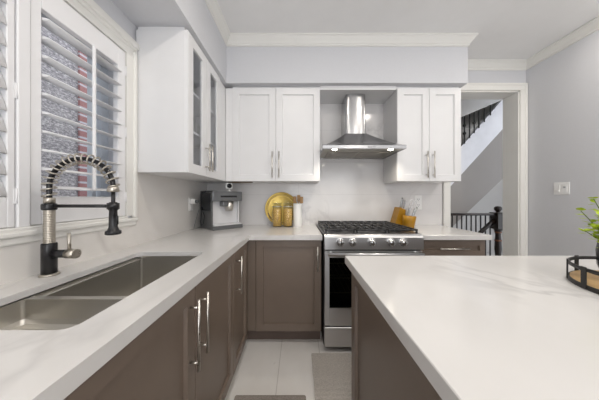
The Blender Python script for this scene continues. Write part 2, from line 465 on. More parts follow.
# ------------------------------------------------------------------ plantation shutters
def louvre_poly(w_, th, tilt, n=14):
    P = []
    for i in range(n):
        a = 2*PI*i/n; u = w_/2*math.cos(a); v = th/2*math.sin(a)
        P.append((u*math.cos(tilt)-v*math.sin(tilt), u*math.sin(tilt)+v*math.cos(tilt)))
    return P
SX0, SX1 = XL-.02, XL+.010     # shutter panel depth
def shutter(y0, y1, sl, sr, tilt, label, hinge_y):
    t = thing('plantation_shutter', label, 'shutter', (XL, (y0+y1)/2, WZ0), group=None)
    m = MB(); zb, zt = 1.22, 1.968
    m.box(SX0, y0, WZ0+.004, SX1, y0+sl, WZ1-.004, .003); m.box(SX0, y1-sr, WZ0+.004, SX1, y1, WZ1-.004, .003)
    m.box(SX0, y0+sl, WZ0+.004, SX1, y1-sr, zb, .002); m.box(SX0, y0+sl, zt, SX1, y1-sr, WZ1-.004, .002)
    obj('panel_frame', m, shutter_white, t)
    m = MB(); n = 10; pitch = (zt-zb)/n; xc = (SX0+SX1)/2
    P = louvre_poly(.088, .011, tilt)
    for i in range(n):
        zc = zb + pitch*(i+.5)
        m.prism(P, lambda u, v, t_, zc=zc: (xc+u, t_, zc+v), y0+sl+.002, y1-sr-.002, smooth=True)
    obj('louvres', m, shutter_white, t)
    yc = (y0+sl+y1-sr)/2; off = .044*math.cos(tilt)
    obj('tilt_rod', MB().box(xc+off+.002, yc-.007, zb+.03, xc+off+.014, yc+.007, zt-.02, .003), shutter_white, t)
    for z in (1.22, 1.60, 1.96):
        h = MB(); h.box(SX1, hinge_y-.008, z-.028, SX1+.002, hinge_y+.008, z+.028, .0005); h.cyl((SX1+.002, hinge_y, z-.029), (SX1+.002, hinge_y, z+.029), .003, n=10)
        obj('hinge', h, shutter_white, t)
    return t
shutter(.786, 1.222, .037, .052, math.radians(-9), 'white plantation shutter with open louvres behind the faucet', 1.222)
shutter(.305, .746, .037, .022, math.radians(-68), 'white plantation shutter with nearly closed louvres at the left edge', .748)

# ------------------------------------------------------------------ cabinetry helpers
def Mface(kind, x, y):
    """local x = along the front, local -y = outwards, z up"""
    if kind == 'back': return Matrix.Translation((x, y, 0))
    if kind == 'left': return Matrix.Translation((x, y, 0)) @ Matrix.Rotation(PI/2, 4, 'Z')
    if kind == 'island': return Matrix.Translation((x, y, 0)) @ Matrix.Rotation(-PI/2, 4, 'Z')
def shaker(mb, M, x0, x1, z0, z1, st=.057, th=.019, rec=.014, panel=True):
    """front at y=-th .. back at y=0"""
    o = [(x0, z0), (x1, z0), (x1, z1), (x0, z1)]; b = .0015
    f0 = [(x0+b, z0+b), (x1-b, z0+b), (x1-b, z1-b), (x0+b, z1-b)]
    i0 = [(x0+st, z0+st), (x1-st, z0+st), (x1-st, z1-st), (x0+st, z1-st)]
    s2 = st+.003
    i1 = [(x0+s2, z0+s2), (x1-s2, z0+s2), (x1-s2, z1-s2), (x0+s2, z1-s2)]
    if panel: loops = [(o, 0), (o, -th+b), (f0, -th), (i0, -th), (i1, -th+rec)]
    else: loops = [(o, 0), (o, -th+b), (f0, -th), (i0, -th), (i1, -th+rec), (i1, 0)]
    R = [[mb.bm.verts.new(M @ Vector((x, y, z))) for x, z in L] for L, y in loops]
    for A, B in zip(R, R[1:]):
        for i in range(4): mb.bm.faces.new([A[i], A[(i+1) % 4], B[(i+1) % 4], B[i]])
    if panel: mb.bm.faces.new(R[-1]); mb.bm.faces.new(R[0][::-1])
    else:
        for i in range(4): mb.bm.faces.new([R[-1][i], R[-1][(i+1) % 4], R[0][(i+1) % 4], R[0][i]])
def bar(mb, M, x, z0, z1, out=.033, r=.0055, th=.019, horiz=False, inset=.03):
    y = -th-out
    if not horiz:
        mb.cyl((x, y, z0), (x, y, z1), r, n=14, M=M)
        for z in (z0+inset, z1-inset): mb.cyl((x, -th, z), (x, y, z), r*.8, n=10, M=M)
    else:
        mb.cyl((z0, y, x), (z1, y, x), r, n=14, M=M)
        for z in (z0+inset, z1-inset): mb.cyl((z, -th, x), (z, y, x), r*.8, n=10, M=M)
def door(parent, M, x0, x1, z0, z1, mat, handle=None, st=.057, glassy=False, name='door', rec=.014):
    m = MB(); shaker(m, M, x0, x1, z0, z1, st, panel=not glassy, rec=rec)
    d = obj(name, m, mat, parent)
    if glassy:
        g = MB(); g.box(x0+st+.004, -.010, z0+st+.004, x1-st-.004, -.006, z1-st-.004, M=M); obj('glass_pane', g, cab_glass, d)
    if handle:
        h = MB(); bar(h, M, *handle[:3], horiz=(len(handle) > 3)); obj('handle', h, nickel, d, label='brushed nickel bar handle')
    return d

# ---- base cabinets along the left wall (door face x = -.41)
FX = -.43        # carcass front; doors come out to -.411
t = thing('base_cabinet', 'taupe double door sink cabinet under the left worktop', 'cabinet', (-.73, .83, 0))
m = MB(); m.box(XL+.001, .32, .09, FX-.001, .335, CB-.001); m.box(XL+.001, 1.295, .09, FX-.001, 1.309, CB-.001); m.box(XL+.001, .335, .09, FX-.001, 1.295, .105)
m.box(FX-.02, .335, .80, FX-.001, 1.295, CB-.001); m.box(XL+.001, .335, .105, XL+.01, 1.295, .7)
obj('body', m, taupe, t)
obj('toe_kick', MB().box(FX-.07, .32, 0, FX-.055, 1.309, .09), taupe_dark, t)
ML = Mface('left', FX, 0)
door(t, ML, .335, .823, .09, .868, taupe, (.785, .558, .827))
door(t, ML, .827, 1.308, .09, .868, taupe, (.862, .572, .822))
t = thing('base_cabinet', 'narrow taupe single door cabinet between the sink cabinet and the corner', 'cabinet', (-.73, 1.48, 0))
m = MB(); m.box(XL+.001, 1.311, .09, FX-.001, 1.325, CB-.001); m.box(XL+.001, 1.325, .09, FX-.001, 1.72, .105); m.box(FX-.02, 1.325, .80, FX-.001, 1.66, CB-.001)
obj('body', m, taupe, t)
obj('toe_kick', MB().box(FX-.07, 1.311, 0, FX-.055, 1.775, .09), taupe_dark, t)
door(t, ML, 1.312, 1.664, .09, .868, taupe, (1.375, .576, .826))
t = thing('base_cabinet', 'taupe cabinet nearest the viewer at the left edge of the worktop run', 'cabinet', (-.73, -.1, 0))
obj('body', MB().box(XL+.001, -.48, .09, FX-.001, .318, CB-.001), taupe, t)
obj('toe_kick', MB().box(FX-.07, -.48, 0, FX-.055, .318, .09), taupe_dark, t)
door(t, ML, -.475, .331-.02, .09, .868, taupe)

# ---- base cabinet left of the range
BY = 1.717
t = thing('base_cabinet', 'taupe single door corner cabinet left of the range', 'cabinet', (-.1, 2.0, 0))
m = MB(); m.box(-.435, BY+.001, .12, .188, YB-.012, CB-.001); obj('body', m, taupe, t)
obj('filler', MB().box(-.4305, BY-.012, .12, -.352, BY+.001, CB-.001, .002), taupe, t)
obj('toe_kick', MB().box(-.48, BY+.06, 0, .188, BY+.075, .12), taupe_dark, t)
MBk = Mface('back', 0, BY)
door(t, MBk, -.348, .187, .12, .868, taupe, (.155, .62, .82))
# ---- drawer cabinet right of the range
t = thing('drawer_cabinet', 'taupe drawer cabinet right of the range', 'cabinet', (1.25, 2.0, 0))
m = MB(); m.box(.984, BY+.001, .12, 1.535, YB-.012, CB-.001); obj('body', m, taupe, t)
obj('toe_kick', MB().box(.984, BY+.06, 0, 1.535, BY+.075, .12), taupe_dark, t)
MBk = Mface('back', 0, BY)
for (z0, z1) in ((.735, .868), (.435, .731), (.12, .431)):
    door(t, MBk, .988, 1.533, z0, z1, taupe, ((z0+z1)/2, 1.14, 1.38, 1), st=.045, name='drawer')

# ---- L-shaped worktop with the sink cut-out
def rrect(x0, y0, x1, y1, r, n=6, ccw=True):
    P = []
    for cx, cy, a0 in ((x1-r, y1-r, 0), (x0+r, y1-r, PI/2), (x0+r, y0+r, PI), (x1-r, y0+r, 1.5*PI)):
        for i in range(n+1):
            a = a0 + PI/2*i/n; P.append((cx+r*math.cos(a), cy+r*math.sin(a)))
    return P
SKX0, SKX1, SKY0, SKY1 = -.880, -.517, .467, 1.142
CS = .893   # underside of the slab at the sink; the front edge is built up to 4 cm
EX, EY = -.394, 1.66
m = MB(); m.slab([(XL+.011, -.5), (EX, -.5), (EX, EY), (.192, EY), (.192, YB-.011), (XL+.011, YB-.011)], [rrect(SKX0, SKY0, SKX1, SKY1, .030)], CS, CT)
m.slab([(EX-.03, -.5), (EX, -.5), (EX, EY), (.192, EY), (.192, EY+.03), (EX-.03, EY+.03)], [], CB, CS)
obj('worktop', m, quartz, None, 'white veined quartz worktop running along the window and into the corner', 'worktop')
m = MB(); m.box(.980, EY, CB, 1.556, YB-.011, CT, .002)
obj('worktop', m, quartz, None, 'short white quartz worktop right of the range', 'worktop')

# ---- sink
def tub(mb, x0, y0, x1, y1, zt, zb, r, th=.003, lip=.012):
    loops = [(rrect(x0-lip, y0-lip, x1+lip, y1+lip, r+lip), zt), (rrect(x0, y0, x1, y1, r), zt), (rrect(x0, y0, x1, y1, r), zb+.02),
             (rrect(x0+.006, y0+.006, x1-.006, y1-.006, r), zb+.006), (rrect(x0+.02, y0+.02, x1-.02, y1-.02, max(r-.01, .003)), zb),
             ]
    R = [[mb.bm.verts.new((x, y, z)) for x, y in L] for L, z in loops]
    # outside shell
    outs = [(rrect(x0-th, y0-th, x1+th, y1+th, r+th), zb-th), (rrect(x0-th, y0-th, x1+th, y1+th, r+th), zt-th), (rrect(x0-lip, y0-lip, x1+lip, y1+lip, r+lip), zt-th)]
    Q = [[mb.bm.verts.new((x, y, z)) for x, y in L] for L, z in outs]
    k = len(R[0])
    for A, B in list(zip(R, R[1:]))+list(zip(Q, Q[1:]))+[(Q[-1], R[0])]:
        for i in range(k): mb.bm.faces.new([A[i], A[(i+1) % k], B[(i+1) % k], B[i]])
    mb.bm.faces.new(R[-1]); mb.bm.faces.new(Q[0][::-1])
t = thing('sink', 'stainless steel undermount double bowl sink below the faucet', 'sink', ((SKX0+SKX1)/2, .8, .66))
m = MB(); tub(m, -.876, .460, -.512, .660, .890, .808, .010); obj('basin', m, sink_steel, t, label='shallow near bowl')
m = MB(); tub(m, -.876, .680, -.512, 1.150, .890, .665, .012, lip=.0075); obj('basin', m, sink_steel, t, label='deep far bowl')
obj('ledge', MB().box(-.876, .682, .872, -.866, 1.148, .880, .002), sink_steel, t)
for (yy, zz) in ((.56, .808), (.91, .665)):
    m = MB(); m.lathe([(0, .002), (.022, .002), (.026, .004), (.040, .004), (.044, .001)], (-.70, yy, zz)); obj('drain', m, inox, t)

# ---- faucet
FXc, FYc = -.963, .80
t = thing('faucet', 'black and brushed nickel spring neck pull-down kitchen faucet behind the sink', 'faucet', (FXc, FYc, CT))
m = MB(); m.lathe([(0, 0), (.028, 0), (.028, .004), (.025, .008), (0, .008)], (FXc, FYc, CT)); obj('base_plate', m, pewter, t)
m = MB(); m.lathe([(0, .008), (.022, .008), (.022, .120), (.0205, .124), (0, .124)], (FXc, FYc, CT)); obj('body', m, mblack, t)
prof = [(0, .124)]; z = .124
while z < .252:
    prof += [(.0165, z), (.0165, z+.0035), (.0155, z+.0045), (.0155, z+.006)]; z += .0065
prof += [(0, z)]
m = MB(); m.lathe(prof, (FXc, FYc, CT)); obj('ribbed_column', m, pewter, t)
m = MB(); m.lathe([(0, .252), (.020, .252), (.0215, .256), (.0215, .272), (.020, .276), (0, .276)], (FXc, FYc, CT)); obj('collar', m, mblack, t)
m = MB(); m.lathe([(0, .276), (.0165, .276), (.0165, .296), (.0145, .300), (0, .300)], (FXc, FYc, CT)); obj('spring_cap', m, pewter, t)
# neck path
TX = -.716; path = []
z0 = CT+.295
for i in range(5): path.append(Vector((FXc, FYc, z0 + (1.255-z0)*i/5)))
cx, rx = (FXc+TX)/2, (TX-FXc)/2
for i in range(41):
    a = PI - PI*i/40; path.append(Vector((cx+rx*math.cos(a), FYc, 1.255+.110*math.sin(a))))
m = MB(); m.tube(path, .0082, 12); obj('hose', m, mblack, t)
# helix
def resample(P, step):
    L = [0]
    for a, b in zip(P, P[1:]): L.append(L[-1]+(b-a).length)
    out = []; s_ = 0; k = 0
    while s_ < L[-1]:
        while L[k+1] < s_: k += 1
        u = (s_-L[k])/(L[k+1]-L[k]); out.append((P[k].lerp(P[k+1], u), (P[k+1]-P[k]).normalized(), s_)); s_ += step
    return out
pitch = .0235; hp = []
for p, d, s_ in resample(path, pitch/16):
    nrm = Vector((0, 1, 0)); bn = d.cross(nrm); a = 2*PI*s_/pitch
    hp.append(p + (nrm*math.cos(a) + bn*math.sin(a))*.0190)
m = MB(); m.tube(hp, .0029, 6); obj('spring', m, pewter, t)
m = MB(); m.lathe([(0, 0), (.016, 0), (.019, .004), (.017, .020), (.012, .026), (0, .026)], (TX, FYc, 1.236)); obj('spring_collar', m, pewter, t)
m = MB(); m.cyl((TX, FYc, 1.17), (TX, FYc, 1.238), .0065, n=14); obj('spray_hose', m, mblack, t)
m = MB(); m.lathe([(0, .125), (.011, .125), (.0155, .120), (.0155, .096), (.0125, .092), (.014, .03), (.018, .018), (.0245, .014), (.025, .002), (.021, 0), (0, 0)], (TX, FYc, 1.072))
sp = obj('spray_head', m, mblack, t)
m = MB(); m.box(TX+.011, FYc-.005, 1.11, TX+.018, FYc+.005, 1.145, .002); obj('button', m, blackgloss, sp)
m = MB(); m.cyl((FXc+.019, FYc, 1.182), (TX-.017, FYc, 1.182), .0065, n=14); m.lathe([(.016, -.012), (.019, -.012), (.019, .012), (.016, .012), (.016, -.012)], (TX, FYc, 1.182)); obj('support_arm', m, mblack, t)
m = MB(); m.cyl((FXc+.018, FYc, .998), (-.885, FYc, .998), .0150, n=20); obj('valve', m, mblack, t)
m = MB(); m.cyl((-.892, FYc, .998), (-.857, FYc, .998), .0180, n=24); m.tube([(-.885, FYc, 1.012), (-.886, FYc, 1.04), (-.887, FYc, 1.078)], .0055, 12)
obj('lever_handle', m, pewter, t)

# ------------------------------------------------------------------ upper cabinets
UZ0, UZ1 = 1.375, 2.27
# glass door cabinet on the left wall
UX = -.713
t = thing('wall_cabinet', 'white wall cabinet with two glass doors beside the window', 'cabinet', (-.87, 1.6, UZ0))
m = MB(); y0, y1 = 1.300, 1.985
xw = XL+.0115
m.box(xw, y0, UZ0, UX, y0+.018, UZ1); m.box(xw+.0105, 1.83, UZ0+.0185, UX-.0005, YB-.012, UZ1-.0185)
m.box(xw, y0+.018, UZ0+.0005, UX-.001, YB-.012, UZ0+.018); m.box(xw, y0+.018, UZ1-.018, UX-.001, YB-.012, UZ1-.0005); m.box(xw+.001, y0+.012, UZ1, UX-.008, YB-.012, SOF_Z-.001); m.box(xw, y0+.018, UZ0+.018, xw+.01, YB-.012, UZ1-.018)
obj('body', m, cab_white, t)
for z in (1.66, 1.93):
    obj('shelf', MB().box(xw+.012, y0+.02, z, UX-.012, 1.828, z+.016), cab_white, t)
MU = Mface('left', UX, 0)
door(t, MU, 1.302, 1.566, UZ0, UZ1, cab_white, (1.545, 1.415, 1.615), st=.064, glassy=True)
door(t, MU, 1.570, 1.834, UZ0, UZ1, cab_white, (1.595, 1.415, 1.615), st=.064, glassy=True)
obj('filler', MB().box(UX-.01, 1.837, UZ0, UX+.010, 2.0, UZ1, .002), cab_white, t)
# contents of the glass cabinet
def tumbler(x, y, z, r, h, label, mat=clear_glass):
    m = MB(); m.lathe([(0, .004), (r*.8, .004), (r*.95, h), (r, h), (r*.85, 0), (0, 0)], (x, y, z), 20)
    return obj('drinking_glass', m, mat, None, label, 'glass', 'glasses behind the glass doors', loc=(x, y, z))
for i, (y, z) in enumerate(((1.40, 1.677), (1.50, 1.677), (1.42, 1.947), (1.52, 1.947), (1.66, 1.677), (1.74, 1.677))):
    tumbler(-.78, y, z, .034, .12, ['clear glass tumbler on the middle shelf nearer the window', 'clear glass tumbler on the middle shelf behind the nearer one',
            'clear glass tumbler on the top shelf nearer the window', 'clear glass tumbler on the top shelf behind the nearer one',
            'clear glass tumbler on the middle shelf behind the far door', 'clear glass tumbler farthest back on the middle shelf'][i])
t = thing('mug', 'red and white mug on the bottom shelf behind the glass door', 'mug', (-.79, 1.40, 1.393))
m = MB(); m.lathe([(0, 0), (.036, 0), (.04, .006), (.04, .095), (.036, .095), (.036, .01), (0, .01)], (-.79, 1.40, 1.393), 24); bdy = obj('cup_body', m, ceramic, t)
m = MB(); m.lathe([(.0405, .02), (.041, .022), (.041, .07), (.0405, .072)], (-.79, 1.40, 1.393), 24); obj('glaze_band', m, red_glaze, bdy, label='red glaze band')
m = MB(); m.tube([(-.752+.0, 1.40, 1.47), (-.73, 1.40, 1.465), (-.724, 1.40, 1.44), (-.733, 1.40, 1.415), (-.753, 1.40, 1.412)], .005, 8); obj('handle', m, ceramic, t)
m = MB(); m.lathe([(0, 0), (.04, 0), (.043, .01), (.036, .1), (.02, .15), (.02, .19), (.017, .19), (.017, .15), (.03, .1), (0, .02)], (-.80, 1.48, 1.393), 24)
obj('bottle', m, plain('dark_bottle', (.02, .02, .022, 1), .2), None, 'dark bottle on the bottom shelf behind the glass door', 'bottle', loc=(-.80, 1.48, 1.393))

UY = 2.006
def wall_cab(x0, x1, label, filler=None):
    t = thing('wall_cabinet', label, 'cabinet', ((x0+x1)/2, 2.16, UZ0))
    m = MB(); m.box(x0, UY+.001, UZ0, x1, YB-.012, UZ1, .001); m.box(x0, UY+.014, UZ1, x1, YB-.012, SOF_Z-.001)
    obj('body', m, cab_white, t)
    if filler: obj('filler', MB().box(filler, UY-.012, UZ0, x0+.008, UY+.001, UZ1, .001), cab_white, t)
    mid = (x0+x1)/2; M = Mface('back', 0, UY)
    door(t, M, x0+.008 if filler else x0+.001, mid-.0015, UZ0, UZ1, cab_white, (mid-.032, 1.405, 1.655), st=.062)
    door(t, M, mid+.0015, x1-.001, UZ0, UZ1, cab_white, (mid+.032, 1.405, 1.655), st=.062)
wall_cab(-.642, .207, 'white two door wall cabinet left of the range hood', -.70)
wall_cab(.948, 1.5625, 'white two door wall cabinet right of the range hood')
# white panel over the hood niche
obj('niche_panel', MB().box(.2075, UY-.0, 2.262, .9475, YB-.012, SOF_Z-.001), cab_white, None, 'white panel bridging the wall cabinets above the hood chimney', 'panel')
# light rail under the corner: dark cable strip
obj('light_strip', MB().box(-.70, 2.06, UZ0-.008, -.46, 2.10, UZ0-.0005, .002), plain('dark_strip', srgb(110, 90, 66), .5), None, 'thin brown strip light under the corner wall cabinet', 'light strip')

# ------------------------------------------------------------------ range hood
HC = .5775; HF = 1.81; hw = .3685; hz0, hz1 = 1.641, 1.677
t = thing('range_hood', 'stainless steel chimney range hood above the range', 'range hood', (HC, 2.15, hz0))
m = MB(); m.box(HC-hw, HF, hz0+.004, HC+hw, HF+.014, hz1, .002)
m.box(HC-hw, HF+.014, hz0+.004, HC-hw+.012, YB-.012, hz1); m.box(HC+hw-.012, HF+.014, hz0+.004, HC+hw, YB-.012, hz1); m.box(HC-hw+.012, YB-.026, hz0+.004, HC+hw-.012, YB-.012, hz1)
obj('rim', m, inox_h, t)
CW, CF, CZ = .102, 2.08, 1.862
m = MB(); k = []
for u in [0, .15, .3, .45, .6, .75, .88, 1]:
    s_ = u**.82 if False else u
    zz = hz1 + (CZ-hz1)*(u**1.25)
    a = hw + (CW-hw)*s_; yf = HF + (CF-HF)*s_
    k.append([m.bm.verts.new(p) for p in ((HC-a, yf, zz), (HC+a, yf, zz), (HC+a, YB-.012, zz), (HC-a, YB-.012, zz))])
for A, B in zip(k, k[1:]):
    for i in range(4): m.bm.faces.new([A[i], A[(i+1) % 4], B[(i+1) % 4], B[i]]).smooth = True
m.bm.faces.new(k[-1])
cn = obj('canopy', m, inox_h, t)
for e_ in cn.data.edges: pass
md = cn.modifiers.new('split', 'EDGE_SPLIT'); md.split_angle = math.radians(35)
def chim(w_, yf, z0, z1):
    mb = MB(); P = []
    P += [(HC-w_, YB-.012), (HC-w_, yf+.02)]
    for i in range(9):
        a = PI - PI*i/8
        P.append((HC + w_*math.cos(a)*1.0, yf+.02-.02*math.sin(a)))
    P += [(HC+w_, YB-.012)]
    Q = []
    for p in P:
        if not Q or (abs(Q[-1][0]-p[0])+abs(Q[-1][1]-p[1])) > 1e-5: Q.append(p)
    mb.prism(Q, lambda u, v, tt: (u, v, tt), z0, z1, smooth=True); return mb
c1 = obj('chimney', chim(CW, CF-.005, CZ-.004, 2.13), inox_h, t); c1.modifiers.new('split', 'EDGE_SPLIT').split_angle = math.radians(40)
c2 = obj('chimney_sleeve', chim(CW-.004, CF-.001, 2.13, 2.262), inox_h, t); c2.modifiers.new('split', 'EDGE_SPLIT').split_angle = math.radians(40)
obj('underside_panel', MB().box(HC-hw+.012, HF+.014, hz0+.010, HC+hw-.012, YB-.026, hz0+.014), steel('hood_underside', (.42, .40, .36, 1), .45), t)
for s_ in (-1, 1):
    m = MB(); m.box(HC+s_*.01, HF+.17, hz0+.004, HC+s_*.30, HF+.44, hz0+.010, .002)
    for i in range(7): m.box(HC+s_*(.03+.037*i), HF+.19, hz0+.002, HC+s_*(.036+.037*i), HF+.42, hz0+.005)
    obj('grease_filter', m, steel('filter_steel', (.36, .34, .31, 1), .5), t)
for lx in (.325, .83):
    m = MB(); m.lathe([(0, 0), (.021, 0), (.021, .004), (0, .004)], (lx, 1.865, hz0+.005), 20); obj('lamp', m, hood_lens, t)
    a = area('hood_lamp_light', (lx-HC, 1.865-2.15, .001), (0, 0, 0), .05, .05, 1.1, (1, .9, .75), t, 'DISK')
    a.data.spread = math.radians(130)
m = MB()
for i in range(5): m.box(HC+.03+.014*i, HF-.0025, hz0+.016, HC+.038+.014*i, HF+.001, hz0+.022)
obj('control_buttons', m, mblack, t)

# ------------------------------------------------------------------ gas range
RX0, RX1, RF = .203, .973, 1.62
t = thing('gas_range', 'stainless steel five knob gas range beneath the hood', 'range', ((RX0+RX1)/2, 1.95, 0))
m = MB(); m.box(RX0, RF+.05, .03, RX0+.02, YB-.03, .915); m.box(RX1-.02, RF+.05, .03, RX1, YB-.03, .915); m.box(RX0+.02, YB-.05, .03, RX1-.02, YB-.03, .915)
m.box(RX0+.02, RF+.05, .03, RX1-.02, YB-.05, .05); m.box(RX0+.02, RF+.05, .80, RX1-.02, YB-.05, .905); m.box(RX0+.02, RF+.05, .20, RX1-.02, YB-.05, .23)
obj('body', m, plain('range_side_black', (.02, .02, .022, 1), .4), t)
for x in (RX0+.05, RX1-.05):
    for y in (RF+.1, YB-.1): obj('foot', MB().cyl((x, y, 0), (x, y, .031), .018, n=12), mblack, t)
# control panel, slightly sloped
m = MB(); m.prism([(RF-.012, .812), (RF+.05, .812), (RF+.05, .925), (RF+.008, .925), (RF-.006, .915), (RF-.012, .905)], lambda u, v, tt: (tt, u, v), RX0, RX1)
obj('control_panel', m, inox, t)
for kx in (.324, .42, .569, .717, .81):
    m = MB(); Mk = Matrix.Translation((kx, RF-.012, .868)) @ Matrix.Rotation(PI/2, 4, 'X')
    m.lathe([(0, 0), (.034, 0), (.034, .006), (.030, .008), (.0, .008)], n=28, M=Mk); kn = obj('knob', m, inox, t)
    m = MB(); m.lathe([(.029, .008), (.029, .012), (.025, .015), (.024, .034), (.022, .038), (0, .038)], n=28, M=Mk)
    m.box(-.005, -.019, .034, .005, .019, .042, .002, M=Mk)
    obj('knob_grip', m, steel('knob_steel', (.5, .5, .5, 1), .22, (4, 4, 4), .03), kn)
# oven door
dz0, dz1 = .212, .798
d = MB()
wx0, wx1, wz0, wz1 = RX0+.040, RX1-.040, .352, .745
d.box(RX0+.002, RF, dz0, wx0, RF+.045, dz1, .003); d.box(wx1, RF, dz0, RX1-.002, RF+.045, dz1, .003)
d.box(wx0, RF, dz0, wx1, RF+.045, wz0); d.box(wx0, RF, wz1, wx1, RF+.045, dz1)
dr = obj('oven_door', d, inox, t)
obj('window_glass', MB().box(wx0, RF+.006, wz0, wx1, RF+.012, wz1), oven_glass, dr)
m = MB(); m.cyl((RX0+.02, RF-.05, .782), (RX1-.02, RF-.05, .782), .0125, n=18)
for x in (RX0+.05, RX1-.05): m.box(x-.012, RF-.05, .772, x+.012, RF+.002, .792, .003)
obj('door_handle', m, inox, dr)
m = MB(); m.box(wx0-.02, RF+.05, .24, wx0-.016, RF+.5, .79); m.box(wx1+.016, RF+.05, .24, wx1+.02, RF+.5, .79); m.box(wx0-.02, RF+.5, .24, wx1+.02, RF+.504, .79)
obj('oven_lining', m, darkvoid, t)
for z in (.44, .56, .68):
    m = MB(); m.cyl((wx0-.01, RF+.07, z), (wx1+.01, RF+.07, z), .004, n=8); m.cyl((wx0-.01, RF+.46, z), (wx1+.01, RF+.46, z), .003, n=8)
    for i in range(16):
        x = wx0+.01+(wx1-wx0-.02)*i/15; m.cyl((x, RF+.07, z), (x, RF+.46, z), .0018, n=6)
    obj('oven_rack', m, brass_dull, t)
obj('vent_gap', MB().box(RX0+.01, RF+.012, .798, RX1-.01, RF+.05, .812), mblack, t)
m = MB(); m.box(RX0+.002, RF, .043, RX1-.002, RF+.045, .199, .004); obj('storage_drawer', m, inox, t)
obj('drawer_gap', MB().box(RX0+.004, RF+.012, .198, RX1-.004, RF+.05, .213), mblack, t)
# cooktop
m = MB(); m.box(RX0-.004, RF+.012, .916, RX1+.004, YB-.03, .930, .004); obj('cooktop', m, steel('cooktop_steel', (.25, .25, .26, 1), .3), t)
bx = [(.335, 1.80), (.335, 2.12), (.588, 1.96), (.84, 1.80), (.84, 2.12)]
for x, y in bx:
    m = MB(); m.lathe([(0, .0), (.05, 0), (.05, .008), (.036, .010), (.036, .018), (.03, .021), (0, .021)], (x, y, .930), 24); obj('burner', m, castiron, t)
for gx0, gx1 in ((RX0+.012, RX0+.252), (RX0+.262, RX1-.262), (RX1-.252, RX1-.012)):
    m = MB(); g0, g1, zt, zb = RF+.045, YB-.05, .962, .948
    m.box(gx0, g0, zb, gx1, g0+.012, zt, .002); m.box(gx0, g1-.012, zb, gx1, g1, zt, .002); m.box(gx0, (g0+g1)/2-.006, zb, gx1, (g0+g1)/2+.006, zt, .002)
    for i in range(5):
        x = gx0 + (gx1-gx0-.011)*i/4; m.box(x, g0, zb, x+.011, g1, zt, .002)
    for yy in (g0+.13, g1-.14): m.box(gx0, yy, zb, gx1, yy+.011, zt, .002)
    for x in (gx0+.002, gx1-.014):
        for y in (g0, g1-.012, (g0+g1)/2-.006): m.box(x, y, .930, x+.012, y+.012, zb+.002)
    obj('grate', m, castiron, t)

# ------------------------------------------------------------------ island
IX, IY1, IY0, IX1 = .2395, 1.071, -1.1, 1.72
t = thing('kitchen_island', 'taupe kitchen island base under the wide white counter', 'island', (.95, 0, 0))
bx0 = IX+.020
m = MB(); m.box(bx0+.019, IY0+.05, .10, IX1-.05, IY1-.055, CB-.001); obj('body', m, taupe, t)
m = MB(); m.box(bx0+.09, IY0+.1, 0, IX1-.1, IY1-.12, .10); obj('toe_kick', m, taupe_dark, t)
MI = Matrix.Translation((bx0+.019, IY1-.055, 0)) @ Matrix.Rotation(-PI/2, 4, 'Z')
ln = (IY1-.055)-(IY0+.05)
for k in range(3):
    a0 = ln*k/3; m = MB(); shaker(m, MI, a0+.001, a0+ln/3-.001, .10, .872, .058); obj('side_panel', m, taupe, t)
m = MB(); m.box(IX, IY0, CB, IX1, IY1, CT, .002)
island_marble = quartz
obj('island_counter', m, island_marble, None, 'wide white veined quartz counter on top of the island', 'counter')

# ------------------------------------------------------------------ coffee machine in the corner (turned 45 degrees)
a45 = PI/4
t = thing('coffee_machine', 'silver and black automatic coffee machine in the corner', 'coffee machine', (-.785, 2.105, CT), a45)
MC = Matrix.Translation((-.785, 2.105, CT)) @ Matrix.Rotation(a45, 4, 'Z') @ Matrix.Scale(1.05, 4, (0, 0, 1))
h = .152
m = MB(); m.box(-h, -h+.10, .0, h, h, .335, .006, M=MC); m.box(-h, -h+.002, .255, h, -h+.11, .345, .008, M=MC, seg=2)
m.box(-h, -h+.10, .335, h, h, .345, .004, M=MC); m.box(-h, -h+.02, .012, -h+.012, -h+.11, .26, M=MC)
obj('housing', m, anthracite, t)
m = MB(); m.box(-h-.002, -h-.012, 0, h, -h+.12, .034, .005, M=MC); dt = obj('drip_tray', m, anthracite, t)
m = MB(); m.box(-h+.015, -h-.004, .034, h-.01, -h+.098, .044, .002, M=MC); obj('drip_grid', m, silver_face, dt)
m = MB(); m.box(-h+.012, -h+.092, .044, h-.006, -h+.101, .256, .002, M=MC); m.box(-h+.012, -h+.03, .044, -h+.02, -h+.10, .256, M=MC); m.box(h-.016, -h+.06, .044, h-.004, -h+.10, .256, M=MC)
obj('front_panel', m, silver_face, t)
m = MB(); m.box(-.045, -h+.02, .205, .055, -h+.10, .256, .01, M=MC, seg=2); obj('brew_head', m, anthracite, t)
m = MB(); m.cyl((.035, -h+.05, .165), (.035, -h+.05, .252), .036, .040, n=24, M=MC); obj('spout', m, nickel, t)
m = MB(); m.box(-h-.004, -h+.04, .165, -h+.01, h-.01, .33, .006, M=MC); m.box(-h-.002, -h+.16, .335, -h+.12, h-.01, .352, .004, M=MC); obj('water_tank', m, tank_dark, t)
m = MB()
m.box(-.075, -h-.001, .290, .09, -h+.003, .306, .001, M=MC)
obj('display', m, blackgloss, t)
m = MB(); pts = []
for p in ((-.985, 2.085, 1.15), (-.985, 2.07, 1.05), (-.99, 2.04, .97), (-.985, 2.02, .93), (-.975, 2.04, .95), (-.965, 2.05, 1.05)): pts.append(p)
m.tube([MC @ Vector(q) for q in ((-h-.012, .06, .17), (-h-.014, .0, .12), (-h-.012, .03, .05), (-h-.012, .09, .02), (-h-.012, .11, .06), (-h-.012, .08, .15), (-h-.008, .10, .20))], .0035, 8); obj('power_cord', m, mblack, t)

